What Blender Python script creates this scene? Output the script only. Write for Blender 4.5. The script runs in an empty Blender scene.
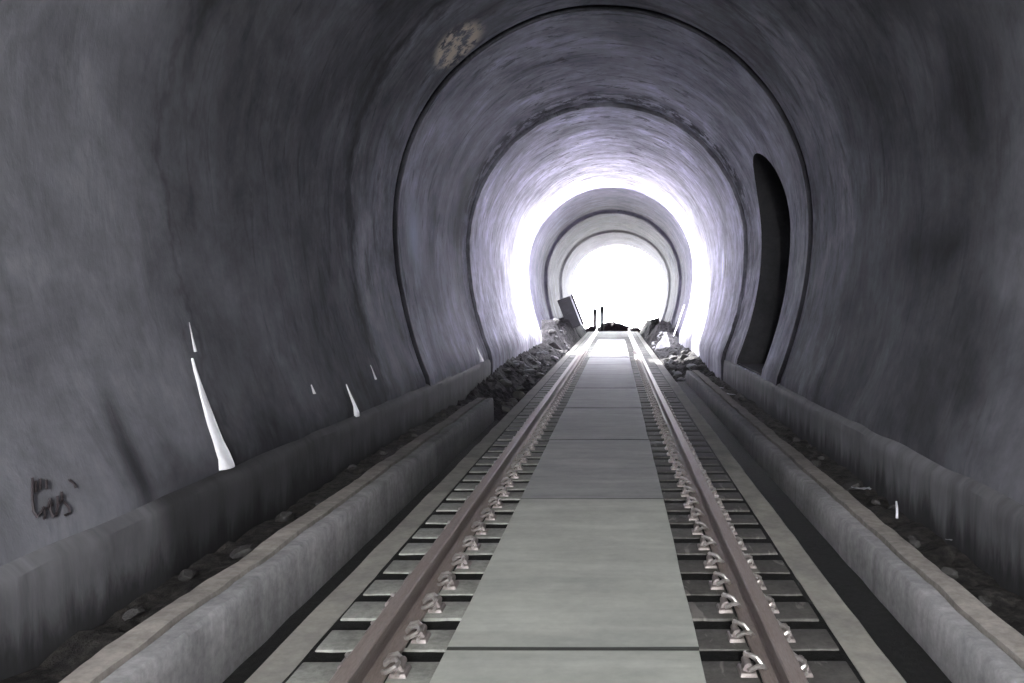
import bpy, bmesh, math, random
from mathutils import Vector, noise

random.seed(7)
S = bpy.context.scene
C = S.collection
PI = math.pi

# ------------------------------------------------------------------ render look
S.view_settings.view_transform = 'Standard'
S.view_settings.look = 'None'
S.view_settings.gamma = 1.0
S.view_settings.use_curve_mapping = False
S.view_settings.exposure = 1.7
S.cycles.use_denoising = True
S.cycles.max_bounces = 12
S.cycles.diffuse_bounces = 7
S.cycles.glossy_bounces = 4
S.cycles.sample_clamp_indirect = 6.0
S.cycles.caustics_reflective = False

# ------------------------------------------------------------------ node helpers
class NT:
    def __init__(self, name, rough=0.8, spec=0.3):
        self.m = bpy.data.materials.new(name); self.m.use_nodes = True
        self.nt = self.m.node_tree
        self.b = self.nt.nodes['Principled BSDF']
        self.b.inputs['Roughness'].default_value = rough
        self.b.inputs['Specular IOR Level'].default_value = spec
        self._pos = None
    def n(self, t, **kw):
        nd = self.nt.nodes.new(t)
        for k, v in kw.items(): setattr(nd, k, v)
        return nd
    def put(self, sock, v):
        if isinstance(v, bpy.types.NodeSocket): self.nt.links.new(v, sock)
        else: sock.default_value = v
    def math(self, op, a, b=0.0, c=None, clamp=False):
        nd = self.n('ShaderNodeMath', operation=op, use_clamp=clamp)
        self.put(nd.inputs[0], a); self.put(nd.inputs[1], b)
        if c is not None: self.put(nd.inputs[2], c)
        return nd.outputs[0]
    def xyz(self, obj=False):
        if self._pos is None:
            if obj: p = self.n('ShaderNodeTexCoord').outputs['Object']
            else: p = self.n('ShaderNodeNewGeometry').outputs['Position']
            s = self.n('ShaderNodeSeparateXYZ'); self.put(s.inputs[0], p)
            self._pos = (p, s.outputs[0], s.outputs[1], s.outputs[2])
        return self._pos
    def comb(self, x, y, z=0.0):
        c = self.n('ShaderNodeCombineXYZ')
        for i, v in enumerate((x, y, z)): self.put(c.inputs[i], v)
        return c.outputs[0]
    def noise(self, vec, scale=1.0, detail=4.0, rough=0.55, dist=0.0):
        nd = self.n('ShaderNodeTexNoise')
        self.put(nd.inputs['Vector'], vec); nd.inputs['Scale'].default_value = scale
        nd.inputs['Detail'].default_value = detail; nd.inputs['Roughness'].default_value = rough
        nd.inputs['Distortion'].default_value = dist
        return nd.outputs['Fac']
    def rng(self, v, a, b, lo, hi, smooth=False):
        nd = self.n('ShaderNodeMapRange', interpolation_type='SMOOTHSTEP' if smooth else 'LINEAR')
        for i, x in enumerate((v, a, b, lo, hi)): self.put(nd.inputs[i], x)
        return nd.outputs[0]
    def ramp(self, v, stops, interp='LINEAR'):
        nd = self.n('ShaderNodeValToRGB'); self.put(nd.inputs[0], v)
        cr = nd.color_ramp; cr.interpolation = interp
        while len(cr.elements) < len(stops): cr.elements.new(0.5)
        for e, (p, col) in zip(cr.elements, stops):
            e.position = p
            e.color = (col, col, col, 1) if isinstance(col, (int, float)) else (*col, 1)
        return nd.outputs[0]
    def mix(self, f, a, b, mode='MIX'):
        nd = self.n('ShaderNodeMix', data_type='RGBA', blend_type=mode)
        self.put(nd.inputs[0], f)
        for i, v in ((6, a), (7, b)):
            self.put(nd.inputs[i], v if isinstance(v, bpy.types.NodeSocket) else (*v, 1))
        return nd.outputs[2]
    def scale(self, col, f):
        nd = self.n('ShaderNodeVectorMath', operation='SCALE')
        self.put(nd.inputs[0], col); self.put(nd.inputs[3], f)
        return nd.outputs[0]
    def blob(self, y0, z0, sy, sz, slant=0.0):
        """soft stain around (y0,z0); slant moves y with z"""
        _, x, y, z = self.xyz()
        dz = self.math('SUBTRACT', z, z0)
        dy = self.math('SUBTRACT', self.math('SUBTRACT', y, y0), self.math('MULTIPLY', dz, slant))
        q = self.math('ADD', self.math('POWER', self.math('DIVIDE', dy, sy), 2.0),
                      self.math('POWER', self.math('DIVIDE', dz, sz), 2.0))
        return self.math('EXPONENT', self.math('MULTIPLY', q, -1.0))
    def bump(self, h, strength=0.4, dist=0.02):
        nd = self.n('ShaderNodeBump'); nd.inputs['Strength'].default_value = strength
        nd.inputs['Distance'].default_value = dist
        self.put(nd.inputs['Height'], h)
        self.put(self.b.inputs['Normal'], nd.outputs[0])
    def out(self, col): 
        self.put(self.b.inputs['Base Color'], col if isinstance(col, bpy.types.NodeSocket) else (*col, 1))
        return self.m

LIN = 1.0   # lining albedo scale
def lining_material():
    t = NT('tunnel_concrete', 0.8, 0.02)
    p, x, y, z = t.xyz()
    ang = t.math('ARCTAN2', x, t.math('SUBTRACT', z, 2.3))
    # lifts have their own tone; gap brightness and far dimness painted in
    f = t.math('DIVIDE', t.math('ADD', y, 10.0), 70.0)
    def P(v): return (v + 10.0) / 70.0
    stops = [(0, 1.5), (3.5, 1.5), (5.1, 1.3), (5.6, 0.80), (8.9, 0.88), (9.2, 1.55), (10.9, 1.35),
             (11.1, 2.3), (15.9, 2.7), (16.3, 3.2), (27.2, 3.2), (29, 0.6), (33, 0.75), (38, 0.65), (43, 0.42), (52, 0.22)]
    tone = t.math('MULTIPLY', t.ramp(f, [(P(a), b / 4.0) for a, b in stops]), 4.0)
    # two tone wide blotches, drips that run with the curve, fine grain
    wide = t.noise(t.comb(t.math('MULTIPLY', y, 0.55), t.math('MULTIPLY', ang, 1.6), 3.0), 1.0, 4, 0.6, 0.6)
    drip = t.noise(t.comb(t.math('MULTIPLY', y, 2.4), t.math('MULTIPLY', ang, 2.2), 9.0), 1.0, 6, 0.66, 0.5)
    fine = t.noise(t.comb(t.math('MULTIPLY', y, 9.0), t.math('MULTIPLY', ang, 16.0), 1.0), 1.0, 5, 0.7)
    vein = t.noise(t.comb(t.math('MULTIPLY', y, 5.5), t.math('MULTIPLY', ang, 3.0), 5.0), 1.0, 6, 0.72, 1.0)
    # drips read stronger deeper in, plastered skin near the camera is calm
    cont = t.rng(y, 5.0, 9.5, 0.30, 1.0, True)
    def vary(v, a, b, lo, hi):   # mix to 1 where calm
        r = t.rng(v, a, b, lo, hi)
        return t.math('ADD', 1.0, t.math('MULTIPLY', t.math('SUBTRACT', r, 1.0), cont))
    k = t.math('MULTIPLY', tone, t.rng(wide, 0.32, 0.68, 0.78, 1.2))
    k = t.math('MULTIPLY', k, vary(drip, 0.34, 0.66, 0.62, 1.35))
    k = t.math('MULTIPLY', k, vary(fine, 0.3, 0.7, 0.78, 1.2))
    k = t.math('MULTIPLY', k, t.rng(t.noise(t.comb(y, t.math('MULTIPLY', ang, 2.6), 7.0), 0.9, 6, 0.68, 0.3), 0.36, 0.64, 0.66, 1.30))
    k = t.math('MULTIPLY', k, vary(vein, 0.33, 0.47, 0.45, 1.0))
    left = t.math('LESS_THAN', x, 0.0)
    right = t.math('GREATER_THAN', x, 0.0)
    def dark(fac, amt, side=None):
        nonlocal k
        if side is not None: fac = t.math('MULTIPLY', fac, side)
        k = t.math('MULTIPLY', k, t.math('SUBTRACT', 1.0, t.math('MULTIPLY', fac, amt)))
    wob = t.math('MULTIPLY', t.math('SUBTRACT', t.noise(t.comb(t.math('MULTIPLY', y, 1.5), t.math('MULTIPLY', ang, 3.0), 2.0), 1.0, 4, 0.7), 0.5), 1.0)
    # leaked streak low on the left wall and the stained foot beyond it
    dark(t.blob(4.42, 0.55, 0.09, 0.42, -0.10), 0.75, left)
    # wet foot of the wall, both sides
    foot = t.rng(t.math('ADD', z, t.math('MULTIPLY', wob, 0.8)), 0.25, 0.75, 1.0, 0.0, True)
    dark(t.math('MULTIPLY', foot, t.rng(y, 4.2, 5.0, 0.0, 1.0, True)), 0.6, left)
    dark(t.math('MULTIPLY', foot, t.rng(y, 7.5, 9.0, 0.0, 1.0, True)), 0.45, right)
    # rough dark seepage bands at the construction joints
    def band(y0, w, amt, side=None, z0=None, sz=None):
        yy = t.math('ADD', t.math('SUBTRACT', y, y0), wob)
        g = t.math('EXPONENT', t.math('MULTIPLY', t.math('POWER', t.math('DIVIDE', yy, w), 2.0), -1.0))
        if z0 is not None:
            g = t.math('MULTIPLY', g, t.math('EXPONENT', t.math('MULTIPLY', t.math('POWER', t.math('DIVIDE', t.math('SUBTRACT', z, z0), sz), 2.0), -1.0)))
        dark(g, amt, side)
    band(9.1, 0.14, 0.65, left)
    band(9.9, 0.28, 0.45, left, 4.7, 0.9)
    band(5.42, 0.06, 0.3, left)
    for jy, jw, ja in ((10.97, 0.085, 0.93), (16.16, 0.07, 0.7)):  # groove shadow painted as a dark line in the colour
        dark(t.math('EXPONENT', t.math('MULTIPLY', t.math('POWER', t.math('DIVIDE', t.math('SUBTRACT', y, jy), jw), 6.0), -1.0)), ja)
    dash = t.noise(t.comb(t.math('MULTIPLY', y, 4.0), t.math('MULTIPLY', ang, 6.0), 31.0), 1.0, 4, 0.7, 0.4)
    crown = t.rng(t.math('ABSOLUTE', ang), 0.35, 0.95, 1.0, 0.0, True)
    dark(t.math('MULTIPLY', t.math('MULTIPLY', crown, t.rng(dash, 0.57, 0.63, 0.0, 1.0)), t.rng(y, 10.5, 11.5, 0.0, 1.0)), 0.6)
    jag = t.math('MULTIPLY', t.math('EXPONENT', t.math('MULTIPLY', t.math('POWER', t.math('DIVIDE', t.math('SUBTRACT', y, 15.7), 0.38), 2.0), -1.0)), t.rng(t.math('ABSOLUTE', ang), 1.0, 1.5, 1.0, 0.3, True))
    dark(t.math('MULTIPLY', jag, t.rng(t.noise(t.comb(t.math('MULTIPLY', y, 4.0), t.math('MULTIPLY', ang, 9.0), 13.0), 1.0, 4, 0.7), 0.45, 0.52, 0.0, 1.0)), 0.85)
    band(8.6, 0.5, 0.45, left, 4.6, 1.2)
    band(15.1, 1.0, 0.82, left, 3.1, 1.3)
    band(16.0, 0.18, 0.4)
    band(13.1, 0.35, 0.65, left, 2.8, 1.2)
    band(5.6, 0.10, 0.4, left, 3.6, 1.3)
    band(6.7, 1.0, 0.5, right, 1.9, 0.25)
    band(5.9, 0.4, 0.45, right, 2.9, 0.6)
    band(9.6, 0.25, 0.45, left, 4.2, 1.0)
    band(11.3, 0.9, 0.25, right, 1.2, 0.9)
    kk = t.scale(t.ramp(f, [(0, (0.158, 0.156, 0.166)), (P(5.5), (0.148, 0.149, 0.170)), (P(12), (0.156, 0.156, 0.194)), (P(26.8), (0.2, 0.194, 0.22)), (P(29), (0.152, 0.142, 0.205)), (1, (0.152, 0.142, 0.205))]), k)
    # pale patches: bluish lime wash on the left, scraped brown patch on the crown
    col = t.mix(t.math('MULTIPLY', t.math('MULTIPLY', t.blob(11.9, 2.45, 0.34, 0.42), left), 0.7), kk, (0.62, 0.69, 0.86))
    sp = t.math('MULTIPLY', t.blob(10.35, 4.75, 0.5, 0.27), left)
    spn = t.noise(t.comb(t.math('MULTIPLY', y, 5.0), t.math('MULTIPLY', ang, 14.0), 0.0), 1.0, 5, 0.7)
    sp = t.math('MULTIPLY', t.rng(sp, 0.25, 0.6, 0.0, 1.0, True), t.rng(spn, 0.42, 0.55, 0.0, 1.0, True))
    col = t.mix(sp, col, (0.72, 0.63, 0.54))
    # lime runs
    lime = t.math('MULTIPLY', t.rng(t.noise(t.comb(t.math('MULTIPLY', y, 6.0), t.math('MULTIPLY', ang, 2.2), 21.0), 1.0, 5, 0.7), 0.60, 0.72, 0.0, 0.4),
                  t.rng(y, 7.0, 11.0, 0.0, 1.0))
    col = t.mix(lime, col, (0.34, 0.34, 0.38))
    t.bump(t.math('ADD', t.math('MULTIPLY', fine, 0.5), t.math('ADD', drip, wide)), 0.45, 0.02)
    t.put(t.b.inputs['Roughness'], t.rng(drip, 0.3, 0.7, 0.58, 0.82))
    return t.out(col)

def simple(name, col, var=0.3, scale=6.0, rough=0.85, spec=0.25, col2=None, bump=0.3, bd=0.01, stretch=(1, 1, 1), metal=0.0):
    t = NT(name, rough, spec)
    p, x, y, z = t.xyz()
    v = t.comb(t.math('MULTIPLY', x, stretch[0]), t.math('MULTIPLY', y, stretch[1]), t.math('MULTIPLY', z, stretch[2]))
    a = t.noise(v, scale, 5, 0.62, 0.3)
    b = t.noise(v, scale * 6, 4, 0.7)
    base = t.mix(t.rng(a, 0.35, 0.65, 0, 1), col, col2) if col2 else t.mix(0.0, col, col)
    k = t.math('MULTIPLY', t.rng(a, 0.3, 0.7, 1 - var, 1 + var), t.rng(b, 0.3, 0.7, 1 - var * .5, 1 + var * .5))
    t.bump(t.math('ADD', a, t.math('MULTIPLY', b, 0.5)), bump, bd)
    t.b.inputs['Metallic'].default_value = metal
    return t.out(t.scale(base, k))

M = {}
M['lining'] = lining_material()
M['niche'] = simple('niche_shade', (0.030, 0.030, 0.034), 0.3, 2.0)  # shade of the deep recess painted into its base colour
M['slab'] = simple('walkway_concrete', (0.54, 0.555, 0.505), 0.10, 1.6, 0.8, 0.3, (0.46, 0.475, 0.44), 0.15, 0.004, (1, 1.4, 1))
def slab_material(name, a, b2):
    t = NT(name, 0.8, 0.3)
    oc = t.n('ShaderNodeTexCoord').outputs['Object']
    sp = t.n('ShaderNodeSeparateXYZ'); t.put(sp.inputs[0], oc)
    p, x, y, z = t.xyz()
    n1 = t.noise(t.comb(x, t.math('MULTIPLY', y, 1.6), z), 1.4, 5, 0.62, 0.3); n2 = t.noise(p, 14.0, 4, 0.7)
    n3 = t.noise(t.comb(t.math('MULTIPLY', x, 0.8), t.math('MULTIPLY', y, 6.0), 2.0), 1.0, 4, 0.6, 0.5)
    col = t.mix(t.rng(n1, 0.35, 0.65, 0, 1), a, b2)
    k = t.math('MULTIPLY', t.rng(n2, 0.3, 0.7, 0.93, 1.07), t.rng(n3, 0.32, 0.68, 0.88, 1.08))
    # near-black seam at the joint and rubbed edges
    oy = sp.outputs[1]
    ed = t.math('MINIMUM', t.math('ABSOLUTE', oy), t.math('ABSOLUTE', t.math('SUBTRACT', oy, 2.581)))
    k = t.math('MULTIPLY', k, t.rng(ed, 0.006, 0.014, 0.08, 1.0))
    k = t.math('MULTIPLY', k, t.rng(t.math('ADD', ed, t.math('MULTIPLY', n3, 0.16)), 0.04, 0.20, 0.8, 1.0))
    t.bump(t.math('ADD', n1, t.math('MULTIPLY', n2, 0.4)), 0.15, 0.004)
    return t.out(t.scale(col, k))
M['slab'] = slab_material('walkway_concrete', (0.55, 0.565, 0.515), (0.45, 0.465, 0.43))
M['slab_far'] = slab_material('darker_walkway_concrete', (0.40, 0.405, 0.40), (0.33, 0.335, 0.335))  # darker tone for the further panels
def bed_material():
    t = NT('bed_concrete', 0.85, 0.15)
    p, x, y, z = t.xyz()
    a = t.noise(p, 3.0, 5, 0.62, 0.3); b = t.noise(p, 18.0, 4, 0.7)
    col = t.mix(t.rng(a, 0.35, 0.65, 0, 1), (0.42, 0.405, 0.365), (0.31, 0.30, 0.28))
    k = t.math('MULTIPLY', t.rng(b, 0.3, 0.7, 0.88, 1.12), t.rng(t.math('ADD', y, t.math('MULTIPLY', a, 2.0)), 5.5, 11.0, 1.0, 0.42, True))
    t.bump(t.math('ADD', a, t.math('MULTIPLY', b, 0.5)), 0.3, 0.01)
    return t.out(t.scale(col, k))
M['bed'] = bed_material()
def sleeper_material():
    t = NT('sleeper_concrete', 0.7, 0.35)
    p, x, y, z = t.xyz()
    a = t.noise(p, 4.0, 5, 0.65, 0.3); b = t.noise(p, 26.0, 4, 0.7)
    dirt = t.rng(t.math('ADD', x, t.math('MULTIPLY', t.math('SUBTRACT', a, 0.5), 0.8)), -0.2, 0.5, 0.0, 1.0, True)
    col = t.mix(dirt, (0.33, 0.335, 0.31), (0.105, 0.100, 0.095))
    k = t.math('MULTIPLY', t.rng(a, 0.3, 0.7, 0.7, 1.3), t.rng(b, 0.3, 0.7, 0.75, 1.25))
    # pale cement smears
    sm = t.noise(t.comb(t.math('MULTIPLY', x, 9.0), t.math('MULTIPLY', y, 2.5), 4.0), 1.0, 4, 0.6, 1.0)
    col = t.mix(t.rng(sm, 0.60, 0.66, 0.0, 0.5), t.scale(col, k), (0.36, 0.34, 0.32))
    col = t.scale(col, t.rng(t.math('ADD', y, a), 5.5, 10.0, 1.0, 0.38, True))   # darker further in
    t.bump(t.math('ADD', a, t.math('MULTIPLY', b, 0.5)), 0.4, 0.008)
    return t.out(col)
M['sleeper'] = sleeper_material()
M['ballast'] = simple('black_grit', (0.014, 0.014, 0.014), 0.5, 25.0, 0.8, 0.2, None, 0.8, 0.02)
M['floor'] = simple('wet_mud', (0.022, 0.021, 0.022), 0.4, 4.0, 0.75, 0.2, None, 0.5, 0.02)
M['rubble'] = simple('dark_rubble', (0.020, 0.019, 0.020), 0.6, 14.0, 0.75, 0.3, (0.042, 0.038, 0.035), 1.0, 0.03)
M['dim_rubble'] = simple('dimmed_rubble', (0.013, 0.012, 0.014), 0.6, 8.0, 0.85, 0.2, (0.022, 0.020, 0.022), 1.0, 0.03)  # rubble copy darkened in colour to offset strong light by the gap
M['stone'] = simple('broken_stone', (0.065, 0.063, 0.062), 0.4, 9.0, 0.8, 0.3, (0.03, 0.028, 0.03), 0.6, 0.02)
M['pale_stone'] = simple('pale_stone', (0.20, 0.195, 0.21), 0.3, 9.0, 0.8, 0.3, (0.12, 0.12, 0.13), 0.6, 0.02)
M['rust'] = simple('rusty_steel', (0.37, 0.305, 0.28), 0.35, 2.2, 0.5, 0.4, (0.25, 0.215, 0.205), 0.5, 0.004, (14, 1.6, 14), 0.1)
M['clip'] = simple('galvanised_clip', (0.60, 0.58, 0.57), 0.35, 40, 0.28, 0.6, (0.28, 0.24, 0.23), 0.2, 0.002, (1, 1, 1), 0.5)
M['shoulder'] = simple('cast_iron', (0.36, 0.32, 0.31), 0.4, 30, 0.45, 0.5, (0.2, 0.17, 0.17), 0.3, 0.003, (1, 1, 1), 0.2)
M['pad'] = simple('black_rubber', (0.02, 0.02, 0.02), 0.2, 20, 0.6, 0.3)
M['lime'] = simple('lime_crust', (0.72, 0.72, 0.76), 0.06, 18, 0.35, 0.6, None, 0.5, 0.006)
M['board'] = simple('dark_board', (0.014, 0.012, 0.017), 0.3, 5, 0.6, 0.3)
M['batten'] = simple('pale_batten', (0.6, 0.6, 0.64), 0.2, 5, 0.6, 0.3)
M['post'] = simple('painted_post', (0.008, 0.008, 0.010), 0.2, 5, 0.6, 0.3)
M['litter'] = simple('pale_scrap', (0.5, 0.5, 0.54), 0.1, 12, 0.4, 0.5)
M['ground'] = simple('pale_ground', (0.40, 0.38, 0.34), 0.2, 0.6, 0.9, 0.1)
M['earth'] = simple('reddish_earth', (0.028, 0.019, 0.021), 0.5, 4.0, 0.9, 0.1, (0.016, 0.014, 0.018), 0.9, 0.05)

def kerb_material(name, a, b, drips=True):
    t = NT(name, 0.8, 0.25)
    p, x, y, z = t.xyz()
    d = t.noise(t.comb(t.math('MULTIPLY', x, 2.0), t.math('MULTIPLY', y, 7.0), t.math('MULTIPLY', z, 1.3)), 1.0, 5, 0.65, 0.4)
    w = t.noise(t.comb(x, t.math('MULTIPLY', y, 0.9), z), 1.0, 3, 0.6)
    f = t.noise(p, 22.0, 4, 0.7)
    col = t.mix(t.rng(w, 0.35, 0.65, 0, 1), a, b)
    k = t.math('MULTIPLY', t.rng(f, 0.3, 0.7, 0.8, 1.2), t.rng(d, 0.32, 0.68, 0.78, 1.18) if drips else t.rng(d, 0.32, 0.68, 0.8, 1.15))
    # darker towards the gutter
    foot = t.rng(t.math('ADD', z, t.math('MULTIPLY', t.math('SUBTRACT', w, 0.5), 0.3)), -0.50, -0.15, 0.5, 1.0, True)
    k = t.math('MULTIPLY', k, foot)
    # fades darker along the further length
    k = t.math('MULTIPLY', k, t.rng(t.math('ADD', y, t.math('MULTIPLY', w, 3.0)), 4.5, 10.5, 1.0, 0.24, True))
    t.bump(t.math('ADD', t.math('MULTIPLY', d, 0.3), f), 0.35, 0.006)
    return t.out(t.scale(col, k))
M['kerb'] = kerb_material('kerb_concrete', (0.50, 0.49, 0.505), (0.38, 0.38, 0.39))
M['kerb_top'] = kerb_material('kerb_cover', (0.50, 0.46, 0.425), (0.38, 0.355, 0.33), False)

def footing_material():
    t = NT('footing_concrete', 0.75, 0.3)
    p, x, y, z = t.xyz()
    d = t.noise(t.comb(x, t.math('MULTIPLY', y, 5.0), t.math('MULTIPLY', z, 1.2)), 1.0, 5, 0.65, 0.4)
    w = t.noise(p, 1.2, 4, 0.6)
    left = t.math('LESS_THAN', x, 0.0)
    k = t.math('MULTIPLY', t.rng(d, 0.32, 0.68, 0.7, 1.25), t.rng(w, 0.3, 0.7, 0.75, 1.2))
    k = t.math('MULTIPLY', k, t.rng(t.math('ADD', z, t.math('MULTIPLY', t.math('SUBTRACT', d, 0.5), 0.5)), -0.10, 0.12, 0.35, 1.0, True))
    wet = t.math('MULTIPLY', left, t.math('MULTIPLY', t.rng(y, 4.35, 4.6, 0.0, 1.0, True), t.rng(y, 14.0, 18.0, 1.0, 0.2, True)))
    k = t.math('MULTIPLY', k, t.math('SUBTRACT', 1.0, t.math('MULTIPLY', wet, 0.72)))
    wr = t.math('MULTIPLY', t.math('SUBTRACT', 1.0, left), t.rng(y, 6.5, 9.5, 0.0, 1.0, True))
    k = t.math('MULTIPLY', k, t.math('SUBTRACT', 1.0, t.math('MULTIPLY', wr, 0.4)))
    t.bump(t.math('ADD', d, w), 0.6, 0.012)
    return t.out(t.scale(t.mix(0.0, (0.165, 0.165, 0.178), (0, 0, 0)), k))
M['footing'] = footing_material()

# ------------------------------------------------------------------ object helpers
def put(o, parent=None):
    C.objects.link(o)
    if parent: o.parent = parent
    return o
def mesh_obj(name, bm, mat, parent=None, smooth=True, loc=(0, 0, 0)):
    bmesh.ops.recalc_face_normals(bm, faces=bm.faces)
    me = bpy.data.meshes.new(name); bm.to_mesh(me); bm.free()
    for m in (mat if isinstance(mat, (list, tuple)) else [mat]): me.materials.append(m)
    for p in me.polygons: p.use_smooth = smooth
    if smooth: me.set_sharp_from_angle(angle=math.radians(38))
    o = bpy.data.objects.new(name, me); o.location = loc
    return put(o, parent)
def structure(o):
    o['kind'] = 'structure'; return o
def tag(o, label, cat, group=None, kind=None):
    o['label'] = label; o['category'] = cat
    if group: o['group'] = group
    if kind: o['kind'] = kind
    return o
def nz(x, y, z, s=1.0, seed=0.0):
    return noise.noise(Vector((x * s + seed, y * s + seed * 1.7, z * s - seed)))
def frange(a, b, st):
    n = max(1, int(round((b - a) / st)))
    return [a + (b - a) * i / n for i in range(n + 1)]

def extrude_profile(pts, ys, disp=None, closed=True):
    """closed outline pts [(x,z)] swept along the given ys, capped"""
    bm = bmesh.new(); rings = []
    for y in ys:
        r = []
        for i, (x, z) in enumerate(pts):
            dx, dz = disp(x, y, z, i) if disp else (0, 0)
            r.append(bm.verts.new((x + dx, y, z + dz)))
        rings.append(r)
    n = len(pts)
    for a, b in zip(rings, rings[1:]):
        for i in range(n):
            j = (i + 1) % n
            bm.faces.new((a[i], a[j], b[j], b[i]))
    bm.faces.new(rings[0]); bm.faces.new(list(reversed(rings[-1])))
    return bm

def bevel_box(bm, x0, x1, y0, y1, z0, z1, bev=0.0, top_in=0.0, seg=2):
    vs = []
    for (z, k) in ((z0, 0), (z1, top_in)):
        for (x, y) in ((x0 + k, y0 + k), (x1 - k, y0 + k), (x1 - k, y1 - k), (x0 + k, y1 - k)):
            vs.append(bm.verts.new((x, y, z)))
    fs = [bm.faces.new([vs[i] for i in q]) for q in ((3, 2, 1, 0), (4, 5, 6, 7), (0, 1, 5, 4), (1, 2, 6, 5), (2, 3, 7, 6), (3, 0, 4, 7))]
    if bev > 0:
        es = list({e for f in fs for e in f.edges})
        bmesh.ops.bevel(bm, geom=es, offset=bev, segments=seg, affect='EDGES', profile=0.6)

def tube(bm, pts, r, n=8):
    pts = [Vector(p) for p in pts]; rings = []
    up = Vector((0.13, 0.2, 1)).normalized()
    for i, p in enumerate(pts):
        t = (pts[min(i + 1, len(pts) - 1)] - pts[max(i - 1, 0)]).normalized()
        a = t.cross(up)
        a = a.normalized() if a.length > 1e-3 else t.cross(Vector((1, 0, 0))).normalized()
        b = t.cross(a).normalized()
        rr = r[i] if isinstance(r, (list, tuple)) else r
        rings.append([bm.verts.new(p + a * rr * math.cos(2 * PI * k / n) + b * rr * math.sin(2 * PI * k / n)) for k in range(n)])
    for q, w in zip(rings, rings[1:]):
        best = min(range(n), key=lambda s: sum((q[k].co - w[(k + s) % n].co).length for k in range(n)))
        w[:] = w[best:] + w[:best]
        for k in range(n):
            bm.faces.new((q[k], q[(k + 1) % n], w[(k + 1) % n], w[k]))
    bm.faces.new(rings[0]); bm.faces.new(list(reversed(rings[-1])))

# ------------------------------------------------------------------ the tunnel lining
ZS = 2.55; RH = 2.87; RV = 2.95
def wall_w(z):
    if z < ZS: return RH - 0.0945 * (ZS - max(z, 0.34)) ** 2
    return RH * math.sqrt(max(0, 1 - ((z - ZS) / RV) ** 2))
def half_profile():
    """(half width, z, normal) from wall foot to crown"""
    out = []
    for z in frange(-0.6, ZS, 0.14)[:-1]:
        d = ZS - z
        w = wall_w(z)
        n = Vector((1.0, -0.189 * d)).normalized() if z > 0.34 else Vector((1.0, 0.0))
        out.append((w, z, n))
    for i in range(0, 31):
        a = PI / 2 * i / 30
        out.append((RH * math.cos(a), ZS + RV * math.sin(a), Vector((math.cos(a) / RH, math.sin(a) / RV)).normalized()))
    return out
PROF = half_profile()
SPLIT = next(i for i, p in enumerate(PROF) if p[1] > 4.15)

JOINTS = [(10.95, 0.13, 0.06), (16.15, 0.10, 0.035),
          ]
def inset(y):
    o = 0.0
    o += 0.012 * max(0.0, min(1.0, (y - 7.0) / 3.5))
    if y > 11.0: o += 0.02
    if y > 16.15: o += 0.055
    if y > 20.6: o += 0.012
    if y > 28: o = -0.21
    if y > 36: o += 0.10
    if y > 43: o += 0.09
    for j, w, d in JOINTS:
        if abs(y - j) < w / 2: o = o - d if y < j else o - d
    return o
def squash(y, z):
    k = 1.0 - 0.155 * max(0.0, min(1.0, (y - 31) / 18)) ** 1.2
    return z if z < ZS else ZS + (z - ZS) * k
def bend(y): return 0.0006 * max(0.0, y - 28.0) ** 2
def stations(y0, y1):
    ys = set(frange(y0, y1, 0.3))
    for j, w, d in JOINTS:
        if y0 < j < y1:
            for e in (-w / 2 - .004, -w / 2 + .004, 0, 0.001, w / 2 - .004, w / 2 + .004): ys.add(j + e)
    return sorted(ys)

def lining_part(name, y0, y1, idx, side, T):
    """idx = range in PROF; side = -1/+1 for a wall, 0 for the vault over both sides"""
    if side: path = [(side, PROF[i]) for i in idx]
    else: path = [(-1, PROF[i]) for i in idx] + [(1, PROF[i]) for i in reversed(idx[:-1])]
    bm = bmesh.new(); inner = []; outer = []
    for y in stations(y0, y1):
        o = inset(y); a = []; b = []
        for s, (w, z, n) in path:
            d = 0.010 * nz(s * w, y, z, 1.1) + 0.004 * nz(s * w, y, z, 5.0, 4)
            rough = sum(math.exp(-((y - j) / 0.35) ** 2) for j in (9.1, 16.15)) * 0.02 * nz(s * w, y, z, 6.0, 8)
            q = o + d + rough
            a.append(bm.verts.new((s * (w - n.x * q) + bend(y), y, squash(y, z - n.y * q))))
            b.append(bm.verts.new((s * (w + n.x * T) + bend(y), y, z + n.y * T)))
        inner.append(a); outer.append(b)
    m = len(path)
    for j in range(len(inner) - 1):
        for i in range(m - 1):
            bm.faces.new((inner[j][i], inner[j][i + 1], inner[j + 1][i + 1], inner[j + 1][i]))
            bm.faces.new((outer[j][i], outer[j + 1][i], outer[j + 1][i + 1], outer[j][i + 1]))
        for i in (0, m - 1):
            bm.faces.new((inner[j][i], inner[j + 1][i], outer[j + 1][i], outer[j][i]))
    for j in (0, -1):
        for i in range(m - 1):
            bm.faces.new((inner[j][i], inner[j][i + 1], outer[j][i + 1], outer[j][i]))
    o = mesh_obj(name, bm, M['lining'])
    for p in o.data.polygons:
        if abs(p.normal.y) > 0.6: p.use_smooth = False
    return structure(o)

LO = list(range(0, SPLIT + 1)); HI = list(range(SPLIT, len(PROF)))
Y_BACK, Y_GAP0, Y_GAP1, Y_END = -14.0, 27.0, 29.6, 50.5
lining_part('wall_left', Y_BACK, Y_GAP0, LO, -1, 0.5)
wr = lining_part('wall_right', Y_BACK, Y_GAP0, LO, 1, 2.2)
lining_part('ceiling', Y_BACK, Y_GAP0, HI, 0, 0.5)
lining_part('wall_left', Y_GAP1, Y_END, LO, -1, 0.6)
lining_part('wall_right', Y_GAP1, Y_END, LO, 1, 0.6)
lining_part('ceiling', Y_GAP1, Y_END, HI, 0, 0.6)

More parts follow.
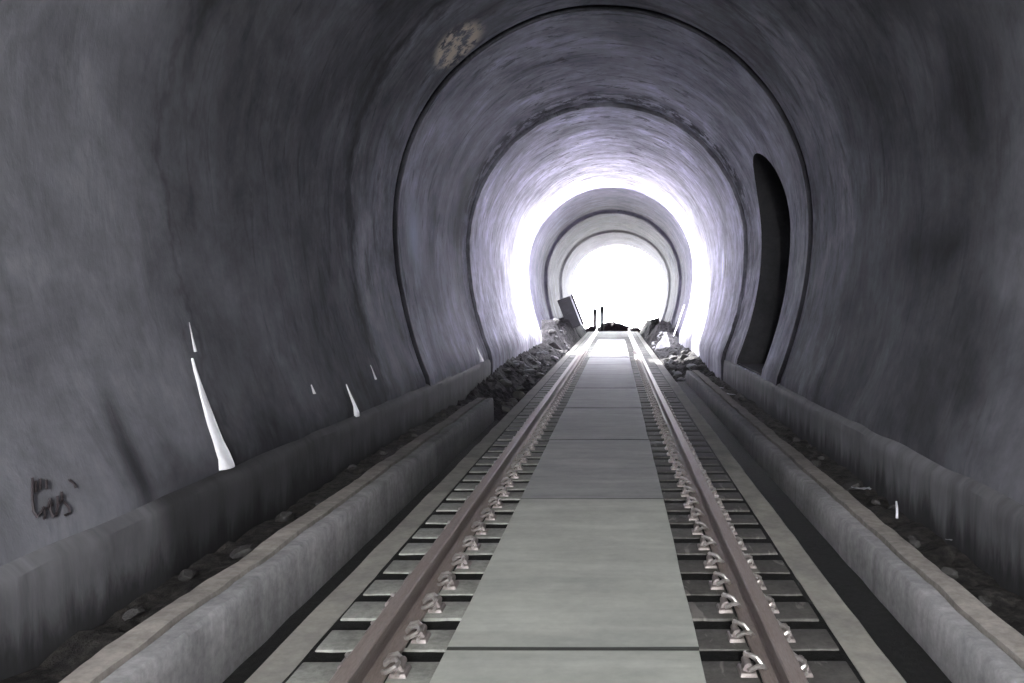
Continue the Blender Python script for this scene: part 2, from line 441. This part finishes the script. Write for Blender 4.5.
# refuge niche cut through the right wall
NY, NW, NZ0, NSPR, NAPEX = 13.4, 1.22, 0.32, 2.35, 3.92
def niche_cut():
    out = [(NY - NW, NZ0), (NY + NW, NZ0)]
    for i in range(0, 25):
        a = PI * i / 24
        out.append((NY + NW * math.cos(a), NSPR + (NAPEX - NSPR) * math.sin(a) ** 0.85))
    bm = bmesh.new()
    A = [bm.verts.new((1.2, y, z)) for y, z in out]; B = [bm.verts.new((4.2, y, z)) for y, z in out]
    n = len(out)
    for i in range(n): bm.faces.new((A[i], A[(i + 1) % n], B[(i + 1) % n], B[i]))
    bm.faces.new(A); bm.faces.new(list(reversed(B)))
    return bm
cut = mesh_obj('niche_cutter', niche_cut(), M['niche'], smooth=False)
wr.data.materials.append(M['niche'])
md = wr.modifiers.new('niche', 'BOOLEAN'); md.operation = 'DIFFERENCE'; md.object = cut; md.solver = 'EXACT'
try: md.material_mode = 'TRANSFER'
except Exception: pass
bpy.context.view_layer.update()
dg = bpy.context.evaluated_depsgraph_get()
new = bpy.data.meshes.new_from_object(wr.evaluated_get(dg))
wr.modifiers.clear(); wr.data = new; new.set_sharp_from_angle(angle=math.radians(38))
bpy.data.objects.remove(cut, do_unlink=True)
for p in wr.data.polygons:
    if abs(p.normal.y) > 0.6: p.use_smooth = False

# ------------------------------------------------------------------ ground and bed
bm = bmesh.new(); bevel_box(bm, -40, 40, -30, 62, -1.6, -0.72)
structure(mesh_obj('ground', bm, M['ground'], smooth=False))
def floor_disp(x, y, z, i):
    return (0, 0.018 * nz(x, y, 0, 2.0) if z > -0.6 else 0)
pts = [(-2.6, -0.70), (2.6, -0.70)] + [(2.6 - 5.2 * k / 26, -0.50) for k in range(27)]
structure(mesh_obj('floor', extrude_profile(pts, frange(Y_BACK, Y_END, 0.25), floor_disp), M['floor']))

def strip_disp(x, y, z, i):
    if z < -0.35: return (0, 0)
    return (0.008 * nz(x, y, z, 3.0), 0.006 * nz(x, y, z, 2.2, 3))
for s, n in ((-1, 'trim_1'), (1, 'trim_2')):
    prof = [(1.245, -0.49), (1.245, -0.215), (1.255, -0.2), (1.33, -0.2), (1.42, -0.2), (1.435, -0.215), (1.435, -0.49)]
    structure(mesh_obj(n, extrude_profile([(s * x, z) for x, z in prof], frange(Y_BACK, 46, 0.15), strip_disp), M['bed']))
# grit bed between the strips, raised and black so the sleeper gaps look shaded
pts = [(-1.243, -0.49), (1.243, -0.49)] + [(1.243 - 2.486 * k / 24, -0.189) for k in range(25)]
def grit_disp(x, y, z, i):
    return (0, 0.005 * nz(x, y, 0, 9.0) if z > -0.4 else 0)
structure(mesh_obj('trim_3', extrude_profile(pts, frange(Y_BACK, 46, 0.12), grit_disp), M['ballast'], smooth=False))

def foot_disp(x, y, z, i):
    if abs(x) > 2.41: return (0, 0.012 * nz(x, y, z, 2.0) if z > 0.2 else 0)
    return (0.012 * nz(x, y, z, 2.5) + 0.006 * nz(x, y, z, 9), 0.015 * nz(x, y, z, 2.0))
for s, n in ((-1, 'trim_4'), (1, 'trim_5')):
    prof = [(2.44, -0.5), (2.345, -0.5), (2.345, -0.25), (2.345, 0.0), (2.35, 0.2), (2.36, 0.27), (2.40, 0.31), (2.44, 0.325)]
    structure(mesh_obj(n, extrude_profile([(s * x, z) for x, z in prof], frange(Y_BACK, Y_GAP0, 0.12), foot_disp), M['footing']))

# ------------------------------------------------------------------ drain kerbs
def kerb(side, y1, label):
    root = bpy.data.objects.new('drain_kerb', None); root.location = (side * 1.8, 0, -0.5); put(root)
    tag(root, label, 'kerb')
    off = Vector((-side * 1.8, 0, 0.5))
    def rag(x, y, z, i):
        e = 0.010 * nz(x, y, z, 1.8) + 0.007 * nz(x, y, z, 8.0, 2)
        top = z > -0.1
        chip = -0.02 * max(0, nz(x, y, z, 3.5, 11) - 0.15) if top else 0
        return (side * e, (0.5 * e + chip) if top else 0)
    a = [(1.665, -0.495), (1.665, -0.3), (1.668, -0.12), (1.675, -0.02), (1.69, -0.002), (1.735, 0.0), (1.776, -0.002), (1.779, -0.04), (1.779, -0.495)]
    b = [(1.797, -0.495), (1.797, -0.04), (1.801, 0.008), (1.84, 0.012), (1.92, 0.008), (1.94, -0.01), (1.945, -0.2), (1.945, -0.495)]
    for nm, pr, mt in (('kerb_wall', a, M['kerb']), ('cover_strip', b, M['kerb_top'])):
        o = mesh_obj(nm, extrude_profile([(side * x, z) for x, z in pr], frange(Y_BACK + .2, y1, 0.08), rag), mt, root)
        o.data.transform(__import__('mathutils').Matrix.Translation(off))
    return root
kerb(-1, 12.1, 'long grey concrete drain kerb left of the track, cracked lengthwise along its top')
kerb(1, 17.0, 'long grey concrete drain kerb right of the track, brown-topped with a lengthwise crack')

# ------------------------------------------------------------------ rubble fill behind the kerbs (uncountable)
def fill(name, side, y0, y1, x0, x1, top, amp, label, seed, mat=None, step=0.09):
    bm = bmesh.new(); g = []
    xs = frange(x0, x1, 0.06)
    for y in frange(y0, y1, step):
        row = []
        for x in xs:
            e = min(1.0, (x - x0) / 0.12, (x1 - x) / 0.12) if x1 - x0 > .5 else 1
            h = top(x, y) + amp * (nz(x, y, 0, 4.0, seed) + 0.6 * nz(x, y, 0, 11.0, seed))
            row.append(bm.verts.new((side * x, y, h)))
        g.append(row)
    for a, b in zip(g, g[1:]):
        for i in range(len(xs) - 1): bm.faces.new((a[i], a[i + 1], b[i + 1], b[i]))
    # skirt down to the floor
    edge = [e for e in bm.edges if len(e.link_faces) == 1]
    r = bmesh.ops.extrude_edge_only(bm, edges=edge)
    for v in r['geom']:
        if isinstance(v, bmesh.types.BMVert): v.co.z = -0.49
    o = mesh_obj(name, bm, mat or M['rubble'], smooth=False)
    return tag(o, label, 'gravel', None, 'stuff')
for s, zt, n in ((-1, -0.34, 'trim_6'), (1, -0.235, 'trim_7')):
    pr = [(1.437, -0.495), (1.437, zt), (1.5, zt), (1.58, zt), (1.655, zt), (1.655, -0.495)]
    structure(mesh_obj(n, extrude_profile([(s * x, z) for x, z in pr], frange(-6, 12 if s < 0 else 16.9, 0.15), lambda x, y, z, i: (0, 0.008 * nz(x, y, 0, 3.0) if z > -0.4 else 0)), M['ballast']))
fill('gravel', -1, -4, 12.2, 1.955, 2.33, lambda x, y: -0.13, 0.035, 'black gravel and dirt in the trough between left wall and left kerb', 1)
fill('gravel', 1, -4, 17.1, 1.955, 2.33, lambda x, y: -0.13, 0.045, 'black gravel and dirt in the trough between right wall and right kerb', 5)
def lf(x, y): 
    k = max(0.0, min(1.0, (y - 12) / 6)); return -0.42 + 0.24 * k + max(0, x - 1.7) * (0.34 + .10 * k)
fill('gravel', -1, 12.2, 27.0, 1.45, 2.33, lf, 0.09, 'dark rubble slope beyond the end of the left drain kerb', 9, M['dim_rubble'])
def rf(x, y): 
    k = max(0.0, min(1.0, (y - 17) / 4)); return -0.38 + 0.22 * k + max(0, x - 1.7) * 0.36
fill('gravel', 1, 17.1, 27.0, 1.45, 2.33, rf, 0.09, 'dark rubble slope beyond the end of the right drain kerb', 14, M['dim_rubble'])

# ------------------------------------------------------------------ rails
def rail(x, label):
    h = [(-0.036, -0.006), (-0.030, 0.0), (0.030, 0.0), (0.036, -0.006), (0.035, -0.036), (0.020, -0.046), (0.0085, -0.054),
         (0.0080, -0.130), (0.018, -0.144), (0.072, -0.157), (0.075, -0.168), (-0.075, -0.168), (-0.072, -0.157), (-0.018, -0.144),
         (-0.0080, -0.130), (-0.0085, -0.054), (-0.020, -0.046), (-0.035, -0.036)]
    bm = extrude_profile(h, frange(Y_BACK, 45, 0.5))
    o = mesh_obj('rail', bm, M['rust'], smooth=False, loc=(x, 0, 0))
    return tag(o, label, 'rail')
GX = 0.873
rail(-GX, 'rusty brown steel rail left of the pale centre walkway')
rail(GX, 'rusty brown steel rail right of the pale centre walkway')

# ------------------------------------------------------------------ sleepers with their fastenings
SP = 0.356
bm = bmesh.new(); bevel_box(bm, -1.236, 1.236, -0.132, 0.132, -0.285, -0.176, 0.016, 0.016, 2)
sleeper_me = mesh_obj('sleeper', bm, M['sleeper']); 
# one elastic clip: rod curled over the rail foot, standing on a cast shoulder (inner side faces +x)
bm = bmesh.new()
tube(bm, [(0.050, -0.052, 0.012), (0.052, -0.02, 0.014), (0.052, 0.018, 0.016), (0.044, 0.045, 0.024), (0.020, 0.054, 0.040), (-0.006, 0.046, 0.036),
          (-0.018, 0.026, 0.020), (-0.012, 0.006, 0.022), (0.010, -0.006, 0.044), (0.034, -0.012, 0.050), (0.052, -0.030, 0.046), (0.046, -0.052, 0.040), (0.022, -0.058, 0.030), (-0.002, -0.046, 0.016), (-0.012, -0.030, 0.012)], 0.0095, 7)
clip_o = mesh_obj('rail_clip', bm, M['clip'])
bm = bmesh.new()
bevel_box(bm, 0.012, 0.085, -0.045, 0.045, -0.004, 0.014, 0.005, 0.006)
bevel_box(bm, 0.026, 0.072, -0.024, 0.024, 0.010, 0.040, 0.008, 0.006)
tube(bm, [(0.050, -0.034, 0.030), (0.050, 0.034, 0.030)], 0.017, 10)
sh_o = mesh_obj('clip_shoulder', bm, M['shoulder'])
bm = bmesh.new(); bevel_box(bm, -0.078, 0.078, -0.10, 0.10, -0.178, -0.166, 0.002)
pad_o = mesh_obj('rail_pad', bm, M['pad'])
PADZ = -0.166
n_sl = int((45 - 1.6) / SP)
first = True
y0 = 4.90 - 9 * SP
for k in range(n_sl):
    y = y0 + k * SP
    if first: s = sleeper_me
    else:
        s = sleeper_me.copy(); C.objects.link(s)
    s.location = (random.uniform(-.006, .006), y, random.uniform(-.004, .004)); s.rotation_euler = (0, 0, random.uniform(-.006, .006))
    tag(s, 'grey concrete sleeper under both rails, one of the evenly spaced row', 'sleeper', 'sleepers under the rails')
    if y < 26:
        for sx in (-1, 1):
            p = pad_o if first and sx < 0 else pad_o.copy()
            if p is not pad_o: C.objects.link(p)
            p.parent = s; p.location = (sx * GX, 0, 0)
            for side in (-1, 1):
                inner = (side == -sx)
                if y > 14 and not inner: continue
                rot = (0, 0, 0 if side > 0 else PI)
                fx = sx * GX + side * 0.066
                isf = first and sx < 0 and side > 0
                for src in (sh_o, clip_o):
                    c = src if isf else src.copy()
                    if not isf: C.objects.link(c)
                    c.parent = s
                    c.location = (fx, 0, -0.176 if src is sh_o else -0.170); c.rotation_euler = rot; c.scale = (1.1, 1.25, 1.2)
    first = False

# ------------------------------------------------------------------ centre walkway panels
PL = 2.59
def panel_mesh(seed):
    bm = bmesh.new()
    bevel_box(bm, -0.533, 0.533, 0.0, PL - 0.009, -0.172, -0.030, 0.0025, 0.0, 1)
    bmesh.ops.subdivide_edges(bm, edges=[e for e in bm.edges if e.calc_length() > 0.5], cuts=14, use_grid_fill=True)
    for v in bm.verts:
        v.co.z += 0.003 * nz(v.co.x, v.co.y, 0, 1.3, seed)
        v.co.x += 0.006 * nz(v.co.x, v.co.y, v.co.z, 1.7, seed)
    return bm
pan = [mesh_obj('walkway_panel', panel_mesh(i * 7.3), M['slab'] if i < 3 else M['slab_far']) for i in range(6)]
names = {1: 'pale concrete walkway panel between the rails, nearest, cut by the bottom of the view',
         2: 'pale concrete walkway panel between the rails, the large full one nearest the camera',
         3: 'pale concrete walkway panel between the rails, third one away from the camera'}
yj = 3.385 - 2 * PL
for k in range(13):
    y = yj + k * PL
    if y + PL > 33: break
    o = pan[k] if k < 6 else pan[3 + k % 3].copy()
    if k >= 6: C.objects.link(o)
    o.location = (random.uniform(-.006, .006), y, random.uniform(-.003, .003)); o.rotation_euler = (0, 0, random.uniform(-.0015, .0015))
    if k in names: tag(o, names[k], 'walkway panel', 'centre walkway panels')
    else: tag(o, 'pale concrete walkway panel between the rails, far down the row or behind the camera' if k == 0 else
              'pale concrete walkway panel between the rails, beyond the third one', 'walkway panel', 'centre walkway panels')

# ------------------------------------------------------------------ lime streaks on the left wall
def streak(y, z0, z1, wid, slant, label):
    bm = bmesh.new(); rows = []
    n = 26
    for i in range(n + 1):
        f = i / n; z = z0 + (z1 - z0) * f
        w = wid * (1 - f) ** 1.0 * (1 + 0.12 * nz(0, z * 9, y)) + 0.006
        row = []
        for j in range(9):
            u = j / 8 * 2 - 1
            bulge = 0.030 * (1 - f * 0.6) * (1 - u * u) * (wid / 0.08) ** 0.5
            wx = wall_w(z) - inset(y) + 0.012 - bulge - 0.012
            if abs(u) > 0.99: wx += 0.02
            row.append(bm.verts.new((-wx, y + u * w + slant * (z - z0) + 0.006 * nz(u, z * 6, 3), z)))
        rows.append(row)
    for a, b in zip(rows, rows[1:]):
        for j in range(8): bm.faces.new((a[j], a[j + 1], b[j + 1], b[j]))
    edge = [e for e in bm.edges if len(e.link_faces) == 1]
    r = bmesh.ops.extrude_edge_only(bm, edges=edge)
    vs = [v for v in r['geom'] if isinstance(v, bmesh.types.BMVert)]
    for v in vs: v.co.x -= 0.03
    bm.faces.new([v for v in sorted(vs, key=lambda q: 0)]) if False else None
    bmesh.ops.holes_fill(bm, edges=[e for e in bm.edges if len(e.link_faces) == 1], sides=0)
    o = mesh_obj('lime_streak', bm, M['lime'])
    return tag(o, label, 'mineral streak', 'lime streaks on the left wall')
streak(5.34, 0.33, 1.06, 0.085, 0.02, 'tall white tapering lime streak on the left wall above the footing')
streak(5.42, 1.10, 1.30, 0.012, 0.06, 'faint short white dribble just above the tall white lime streak')
streak(7.98, 0.30, 0.62, 0.055, 0.0, 'narrow white upright lime streak, second along the left wall')
streak(7.15, 0.62, 0.70, 0.025, 0.0, 'tiny white lime spot between the two big lime streaks')
streak(8.9, 0.58, 0.74, 0.03, 0.0, 'small faint lime spot just beyond the narrow lime streak')
streak(15.2, 0.32, 0.60, 0.14, 0.0, 'small distant white lime streak low on the left wall')

# scribble of black paint on the left wall (illegible hand marks)
def wall_point(y, z, lift=0.004):
    return (-(wall_w(z) - inset(y)) + lift + 0.008, y, z)
D0 = lambda px: 2.66 * 800 / (616 - px)
bm = bmesh.new()
strokes = [[(34, 481), (35, 492)], [(39, 479), (39, 490)], [(45, 480), (46, 489)], [(48, 508), (50, 499), (52, 506)], [(31, 478), (32, 500), (34, 511), (38, 517), (42, 512), (44, 507)], [(44, 507), (46, 516), (45, 519)], [(50, 500), (51, 510), (54, 517), (57, 514)],
           [(57, 496), (58, 505), (57, 516)], [(61, 492), (62, 500), (58, 505)], [(64, 502), (69, 507), (71, 513), (66, 515)], [(68, 480), (73, 484), (75, 488)]]
for st in strokes:
    pts = []
    for px, py in st:
        yy = 3.70 + (px - 31) * 0.0052 * 1.15
        xw = 0
        zz = 1.43 - (py - 303) / 800 * yy
        yy = (wall_w(zz) + 0.18) * 800 / (616 - px); zz = 1.43 - (py - 303) / 800 * yy
        pts.append(wall_point(yy, zz, 0.0))
    tube(bm, pts, 0.006, 6)
M['paint'] = simple('black_paint', (0.035, 0.028, 0.032), 0.2, 30, 0.6, 0.3)
tag(mesh_obj('wall_scribble', bm, M['paint']), 'small black hand-scribbled mark low on the left wall near the camera', 'graffiti')

# ------------------------------------------------------------------ stones, scraps
def stone_mesh(seed, flat=0.6):
    bm = bmesh.new(); bmesh.ops.create_icosphere(bm, subdivisions=2, radius=0.5)
    rnd = random.Random(seed)
    planes = [(Vector((rnd.uniform(-1, 1), rnd.uniform(-1, 1), rnd.uniform(-1, 1))).normalized(), rnd.uniform(0.26, 0.42)) for _ in range(11)]
    for v in bm.verts:
        for n, d in planes:
            t = v.co.dot(n)
            if t > d: v.co -= n * (t - d)
        v.co *= 1 + 0.10 * nz(*v.co, 4.0, seed)
    for v in bm.verts: v.co.z *= flat
    return bm
STN = [mesh_obj('rubble_stone', stone_mesh(i, 0.5 + 0.1 * (i % 4)), M['stone'], smooth=False) for i in range(6)]
PAL = [mesh_obj('rubble_stone', stone_mesh(20 + i, 0.5 + 0.12 * i), M['pale_stone'], smooth=False) for i in range(3)]
used_s = set()
def stone(x, y, z, s, label, group, pale=False):
    src = random.choice(PAL if pale else STN)
    if src.name in used_s: o = src.copy(); C.objects.link(o)
    else: o = src; used_s.add(src.name)
    o.location = (x, y, z); o.scale = (s * random.uniform(.8, 1.3), s * random.uniform(.8, 1.3), s)
    o.rotation_euler = (random.uniform(-.3, .3), random.uniform(-.3, .3), random.uniform(0, 6.28))
    tag(o, label, 'stone', group)
for i in range(26):
    y = 4.2 + 12.5 * (i / 26) ** 1.1 + random.uniform(-.2, .2)
    stone(random.uniform(2.02, 2.28), y, -0.10, random.uniform(.07, .17), 'broken stone lying in the dark trough behind the right drain kerb', 'stones in the right trough')
for i in range(14):
    y = 4.0 + 8 * i / 14 + random.uniform(-.2, .2)
    stone(-random.uniform(2.02, 2.28), y, -0.10, random.uniform(.06, .14), 'broken stone lying in the dark trough behind the left drain kerb', 'stones in the left trough')
for i in range(42):
    y = random.uniform(12.4, 25.2); x = random.uniform(1.5, 2.25)
    stone(-x, y, lf(x, y) + .03, random.uniform(.12, .30), 'broken stone on the rubble slope beyond the left drain kerb', 'stones beyond the left kerb', random.random() < (.15 if y < 17 else .5))
for i in range(34):
    y = random.uniform(17.2, 25.3); x = random.uniform(1.5, 2.25)
    stone(x, y, rf(x, y) + .03, random.uniform(.12, .30), 'broken stone on the rubble slope beyond the right drain kerb', 'stones beyond the right kerb', random.random() < .3)

def scrap(x, y, z, L, W, rz, ry, label):
    bm = bmesh.new(); g = []
    for i in range(7):
        g.append([bm.verts.new(((i / 6 - .5) * L, (j / 4 - .5) * W * (1 - .4 * abs(i / 6 - .5)), 0.18 * W * nz(i * .9, j * 1.1, x * 7) + 0.3 * W * (i / 6 - .5) ** 2)) for j in range(5)])
    for a, b in zip(g, g[1:]):
        for j in range(4): bm.faces.new((a[j], a[j + 1], b[j + 1], b[j]))
    r = bmesh.ops.solidify(bm, geom=bm.faces[:], thickness=0.004)
    o = mesh_obj('litter_scrap', bm, M['litter'], smooth=False, loc=(x, y, z)); o.rotation_euler = (0, ry, rz)
    tag(o, label, 'litter')
def at_trough(px, py, z):   # where a trough point seen at a pixel stands
    y = (1.43 - z) * 800 / (py - 303); return ((px - 616) / 800 * y + 0.18, y)
for px, py, L, W, rz, ry, lb in ((862, 491, .17, .06, .3, .1, 'pale flat scrap resting against the right kerb, the largest scrap'),
                                 (955, 543, .05, .04, 1, .2, 'tiny white scrap in the right trough, nearest the camera'),
                                 (712, 395, .22, .10, .2, .2, 'shiny white scrap in the right trough below the niche, right one of a pair'),
                                 (702, 389, .12, .08, 1.2, .2, 'small white scrap in the right trough below the niche, left one of a pair')):
    x, y = at_trough(px, py, -0.07)
    if 'pair' in lb or True: x = min(max(x, 2.02), 2.26)
    scrap(x, y, -0.05, L, W, rz, ry, lb)
bm = bmesh.new(); tube(bm, [(0, 0, 0), (0.004, 0.01, 0.06), (0.0, 0.015, 0.12)], [0.010, 0.009, 0.007], 7)
x, y = at_trough(897, 510, -0.07)
tag(mesh_obj('peg', bm, M['litter'], loc=(min(x, 2.25), y, -0.13)), 'short pale upright peg sticking out of the right trough gravel', 'peg')

# ------------------------------------------------------------------ heaps inside the far tube
def heap(x, y, rx, ry, h, label, seed, mat, name='rubble_heap', base=-0.49, cat='heap'):
    bm = bmesh.new(); N, R = 40, 14; rings = []
    for i in range(R + 1):
        f = i / R; row = []
        for k in range(N):
            a = 2 * PI * k / N
            rr = f * (1 + 0.18 * nz(math.cos(a) * 2, math.sin(a) * 2, 0, 1.0, seed))
            px, py = rx * rr * math.cos(a), ry * rr * math.sin(a)
            hh = h * (1 - f ** 3) * (0.85 + 0.45 * nz(px, py, 0, 1.3, seed)) + 0.22 * nz(px, py, 0, 4.5, seed) * (1 - f * f)
            row.append(bm.verts.new((px, py, max(0, hh) if f < 1 else -0.02)))
        rings.append(row)
    top = bm.verts.new((0, 0, h * (1 + .2 * nz(0, 0, 0, 1, seed))))
    for k in range(N): bm.faces.new((top, rings[1][k], rings[1][(k + 1) % N]))
    for a, b in zip(rings[1:], rings[2:]):
        for k in range(N): bm.faces.new((a[k], b[k], b[(k + 1) % N], a[(k + 1) % N]))
    for v in rings[0]: bm.verts.remove(v)
    bm.faces.new(rings[-1])
    return tag(mesh_obj(name, bm, mat, smooth=False, loc=(x, y, base)), label, cat)
def hills(seed, hmax):
    def f(x, y):
        e = min(1.0, (y - 27.0) / 1.5 + 0.3, (48.5 - y) / 2.0)
        up = max(0.0, min(1.0, (x - 1.4) / 0.55))
        return -0.45 + e * up * (0.45 + hmax * (0.55 + 0.9 * nz(x * .6, y * .45, 0, 1.0, seed)))
    return f
fill('gravel', -1, 27.2, 48.5, 1.46, 2.42, hills(3, 0.85), 0.10, 'tall black rubble bank along the left side from the daylight gap to the mouth', 41, M['dim_rubble'], 0.14)
fill('gravel', 1, 27.2, 48.5, 1.46, 2.42, hills(17, 0.62), 0.10, 'black rubble bank along the right side from the daylight gap to the mouth', 47, M['dim_rubble'], 0.14)
heap(1.80, 27.9, 0.34, 0.5, 0.75, 'pale sunlit rubble heap at the right side of the daylight gap', 29, M['pale_stone'])
heap(-0.05, 47.3, 1.3, 0.7, 0.80, 'reddish dark earth mound across the track at the tunnel mouth', 31, M['earth'], 'earth_mound')
heap(-1.35, 46.0, 0.55, 0.5, 0.62, 'low dark earth mound just left of the one across the track, by the posts', 36, M['earth'], 'earth_mound')
heap(1.30, 46.0, 0.55, 0.5, 0.56, 'low dark earth mound just right of the one across the track', 38, M['earth'], 'earth_mound')
for i in range(20):
    x = random.uniform(1.5, 2.1); y = random.uniform(27.4, 31)
    stone(x, y, hills(17, 0.62)(x, y), random.uniform(.15, .35), 'broken stone around the heap right of the daylight gap', 'stones right of the gap', random.random() < .6)
    stone(-x, y, hills(3, 0.85)(x, y), random.uniform(.15, .35), 'broken stone around the heap left of the daylight gap', 'stones left of the gap', random.random() < .3)

# leaning dark board with a pale batten
root = bpy.data.objects.new('leaning_board', None); root.location = (-1.62, 36.0, 0.34); root.rotation_euler = (-0.12, -0.36, 0.15); put(root)
tag(root, 'dark board with pale edge batten leaning left beside the far tunnel mouth', 'board')
bm = bmesh.new(); bevel_box(bm, -0.36, 0.24, -0.03, 0.03, 0.0, 1.42, 0.006)
for zz in (0.1, 0.7, 1.3): bevel_box(bm, -0.36, 0.24, -0.055, -0.031, zz - .03, zz + .03, 0.004)
mesh_obj('board_panel', bm, M['board'], root)
bm = bmesh.new(); bevel_box(bm, 0.245, 0.30, -0.04, 0.04, 0.0, 1.40, 0.006); mesh_obj('edge_batten', bm, M['batten'], root)
bm = bmesh.new(); bevel_box(bm, 0.305, 0.40, -0.035, 0.035, -0.02, 1.44, 0.006); mesh_obj('side_rail', bm, M['board'], root)

# pale pole leaning on the right wall in the far tube
bm = bmesh.new(); tube(bm, [(2.10, 29.4, -0.30), (2.40, 29.45, 0.5), (2.70, 29.5, 1.36)], 0.022, 8)
tag(mesh_obj('leaning_pole', bm, M['batten']), 'thin pale pole leaning on the right wall just past the daylight gap', 'pole')

# two thin posts at the mouth
for px, h, lb in ((595, 1.60, 'thin dark post at the tunnel mouth, left and shorter of the pair'), (602, 1.75, 'thin dark post at the tunnel mouth, right and taller of the pair')):
    Y = 46.5; X = (px - 616) / 800 * Y + 0.18
    root = bpy.data.objects.new('marker_post', None); root.location = (X, Y, -0.5); put(root)
    tag(root, lb, 'post', 'posts at the mouth')
    bm = bmesh.new(); bevel_box(bm, -0.085, 0.085, -0.07, 0.07, 0, h, 0.01); mesh_obj('post_shaft', bm, M['post'], root)
    bm = bmesh.new(); bevel_box(bm, -0.115, 0.115, -0.085, -0.071, h - 0.35, h - 0.1, 0.003); mesh_obj('post_plate', bm, M['post'], root)

# ------------------------------------------------------------------ daylight and an added fill lamp
w = bpy.data.worlds.new('overcast'); S.world = w; w.use_nodes = True
bg = w.node_tree.nodes['Background']; bg.inputs[0].default_value = (0.93, 0.94, 1.0, 1); bg.inputs[1].default_value = 10.5
sd = bpy.data.lights.new('sun', 'SUN'); sd.energy = 14.0; sd.angle = math.radians(2.0); sd.color = (1.0, 0.98, 0.95)
sun = bpy.data.objects.new('sun', sd); C.objects.link(sun)
sun.rotation_euler = Vector((0.56, -0.80, -0.52)).to_track_quat('-Z', 'Y').to_euler()
ld = bpy.data.lights.new('rear_fill_lamp', 'POINT'); ld.energy = 900; ld.shadow_soft_size = 0.25; ld.color = (1.0, 1.0, 0.93)  # unseen lamp added behind the camera to brighten the near track
lamp = bpy.data.objects.new('rear_fill_lamp', ld); C.objects.link(lamp); lamp.location = (0.3, -6.0, 3.9)

# ------------------------------------------------------------------ camera (level lens with a shifted frame, as cropped)
cd = bpy.data.cameras.new('camera'); cam = bpy.data.objects.new('camera', cd); C.objects.link(cam)
cam.location = (0.18, 0, 1.43); cam.rotation_euler = (PI / 2, 0, 0)
cd.sensor_width = 36.0; cd.lens = 36.0 * 800 / 1024
cd.shift_x = -(616 - 512) / 1024; cd.shift_y = -(341.5 - 303) / 1024
cd.clip_start = 0.05; cd.clip_end = 300
S.camera = cam
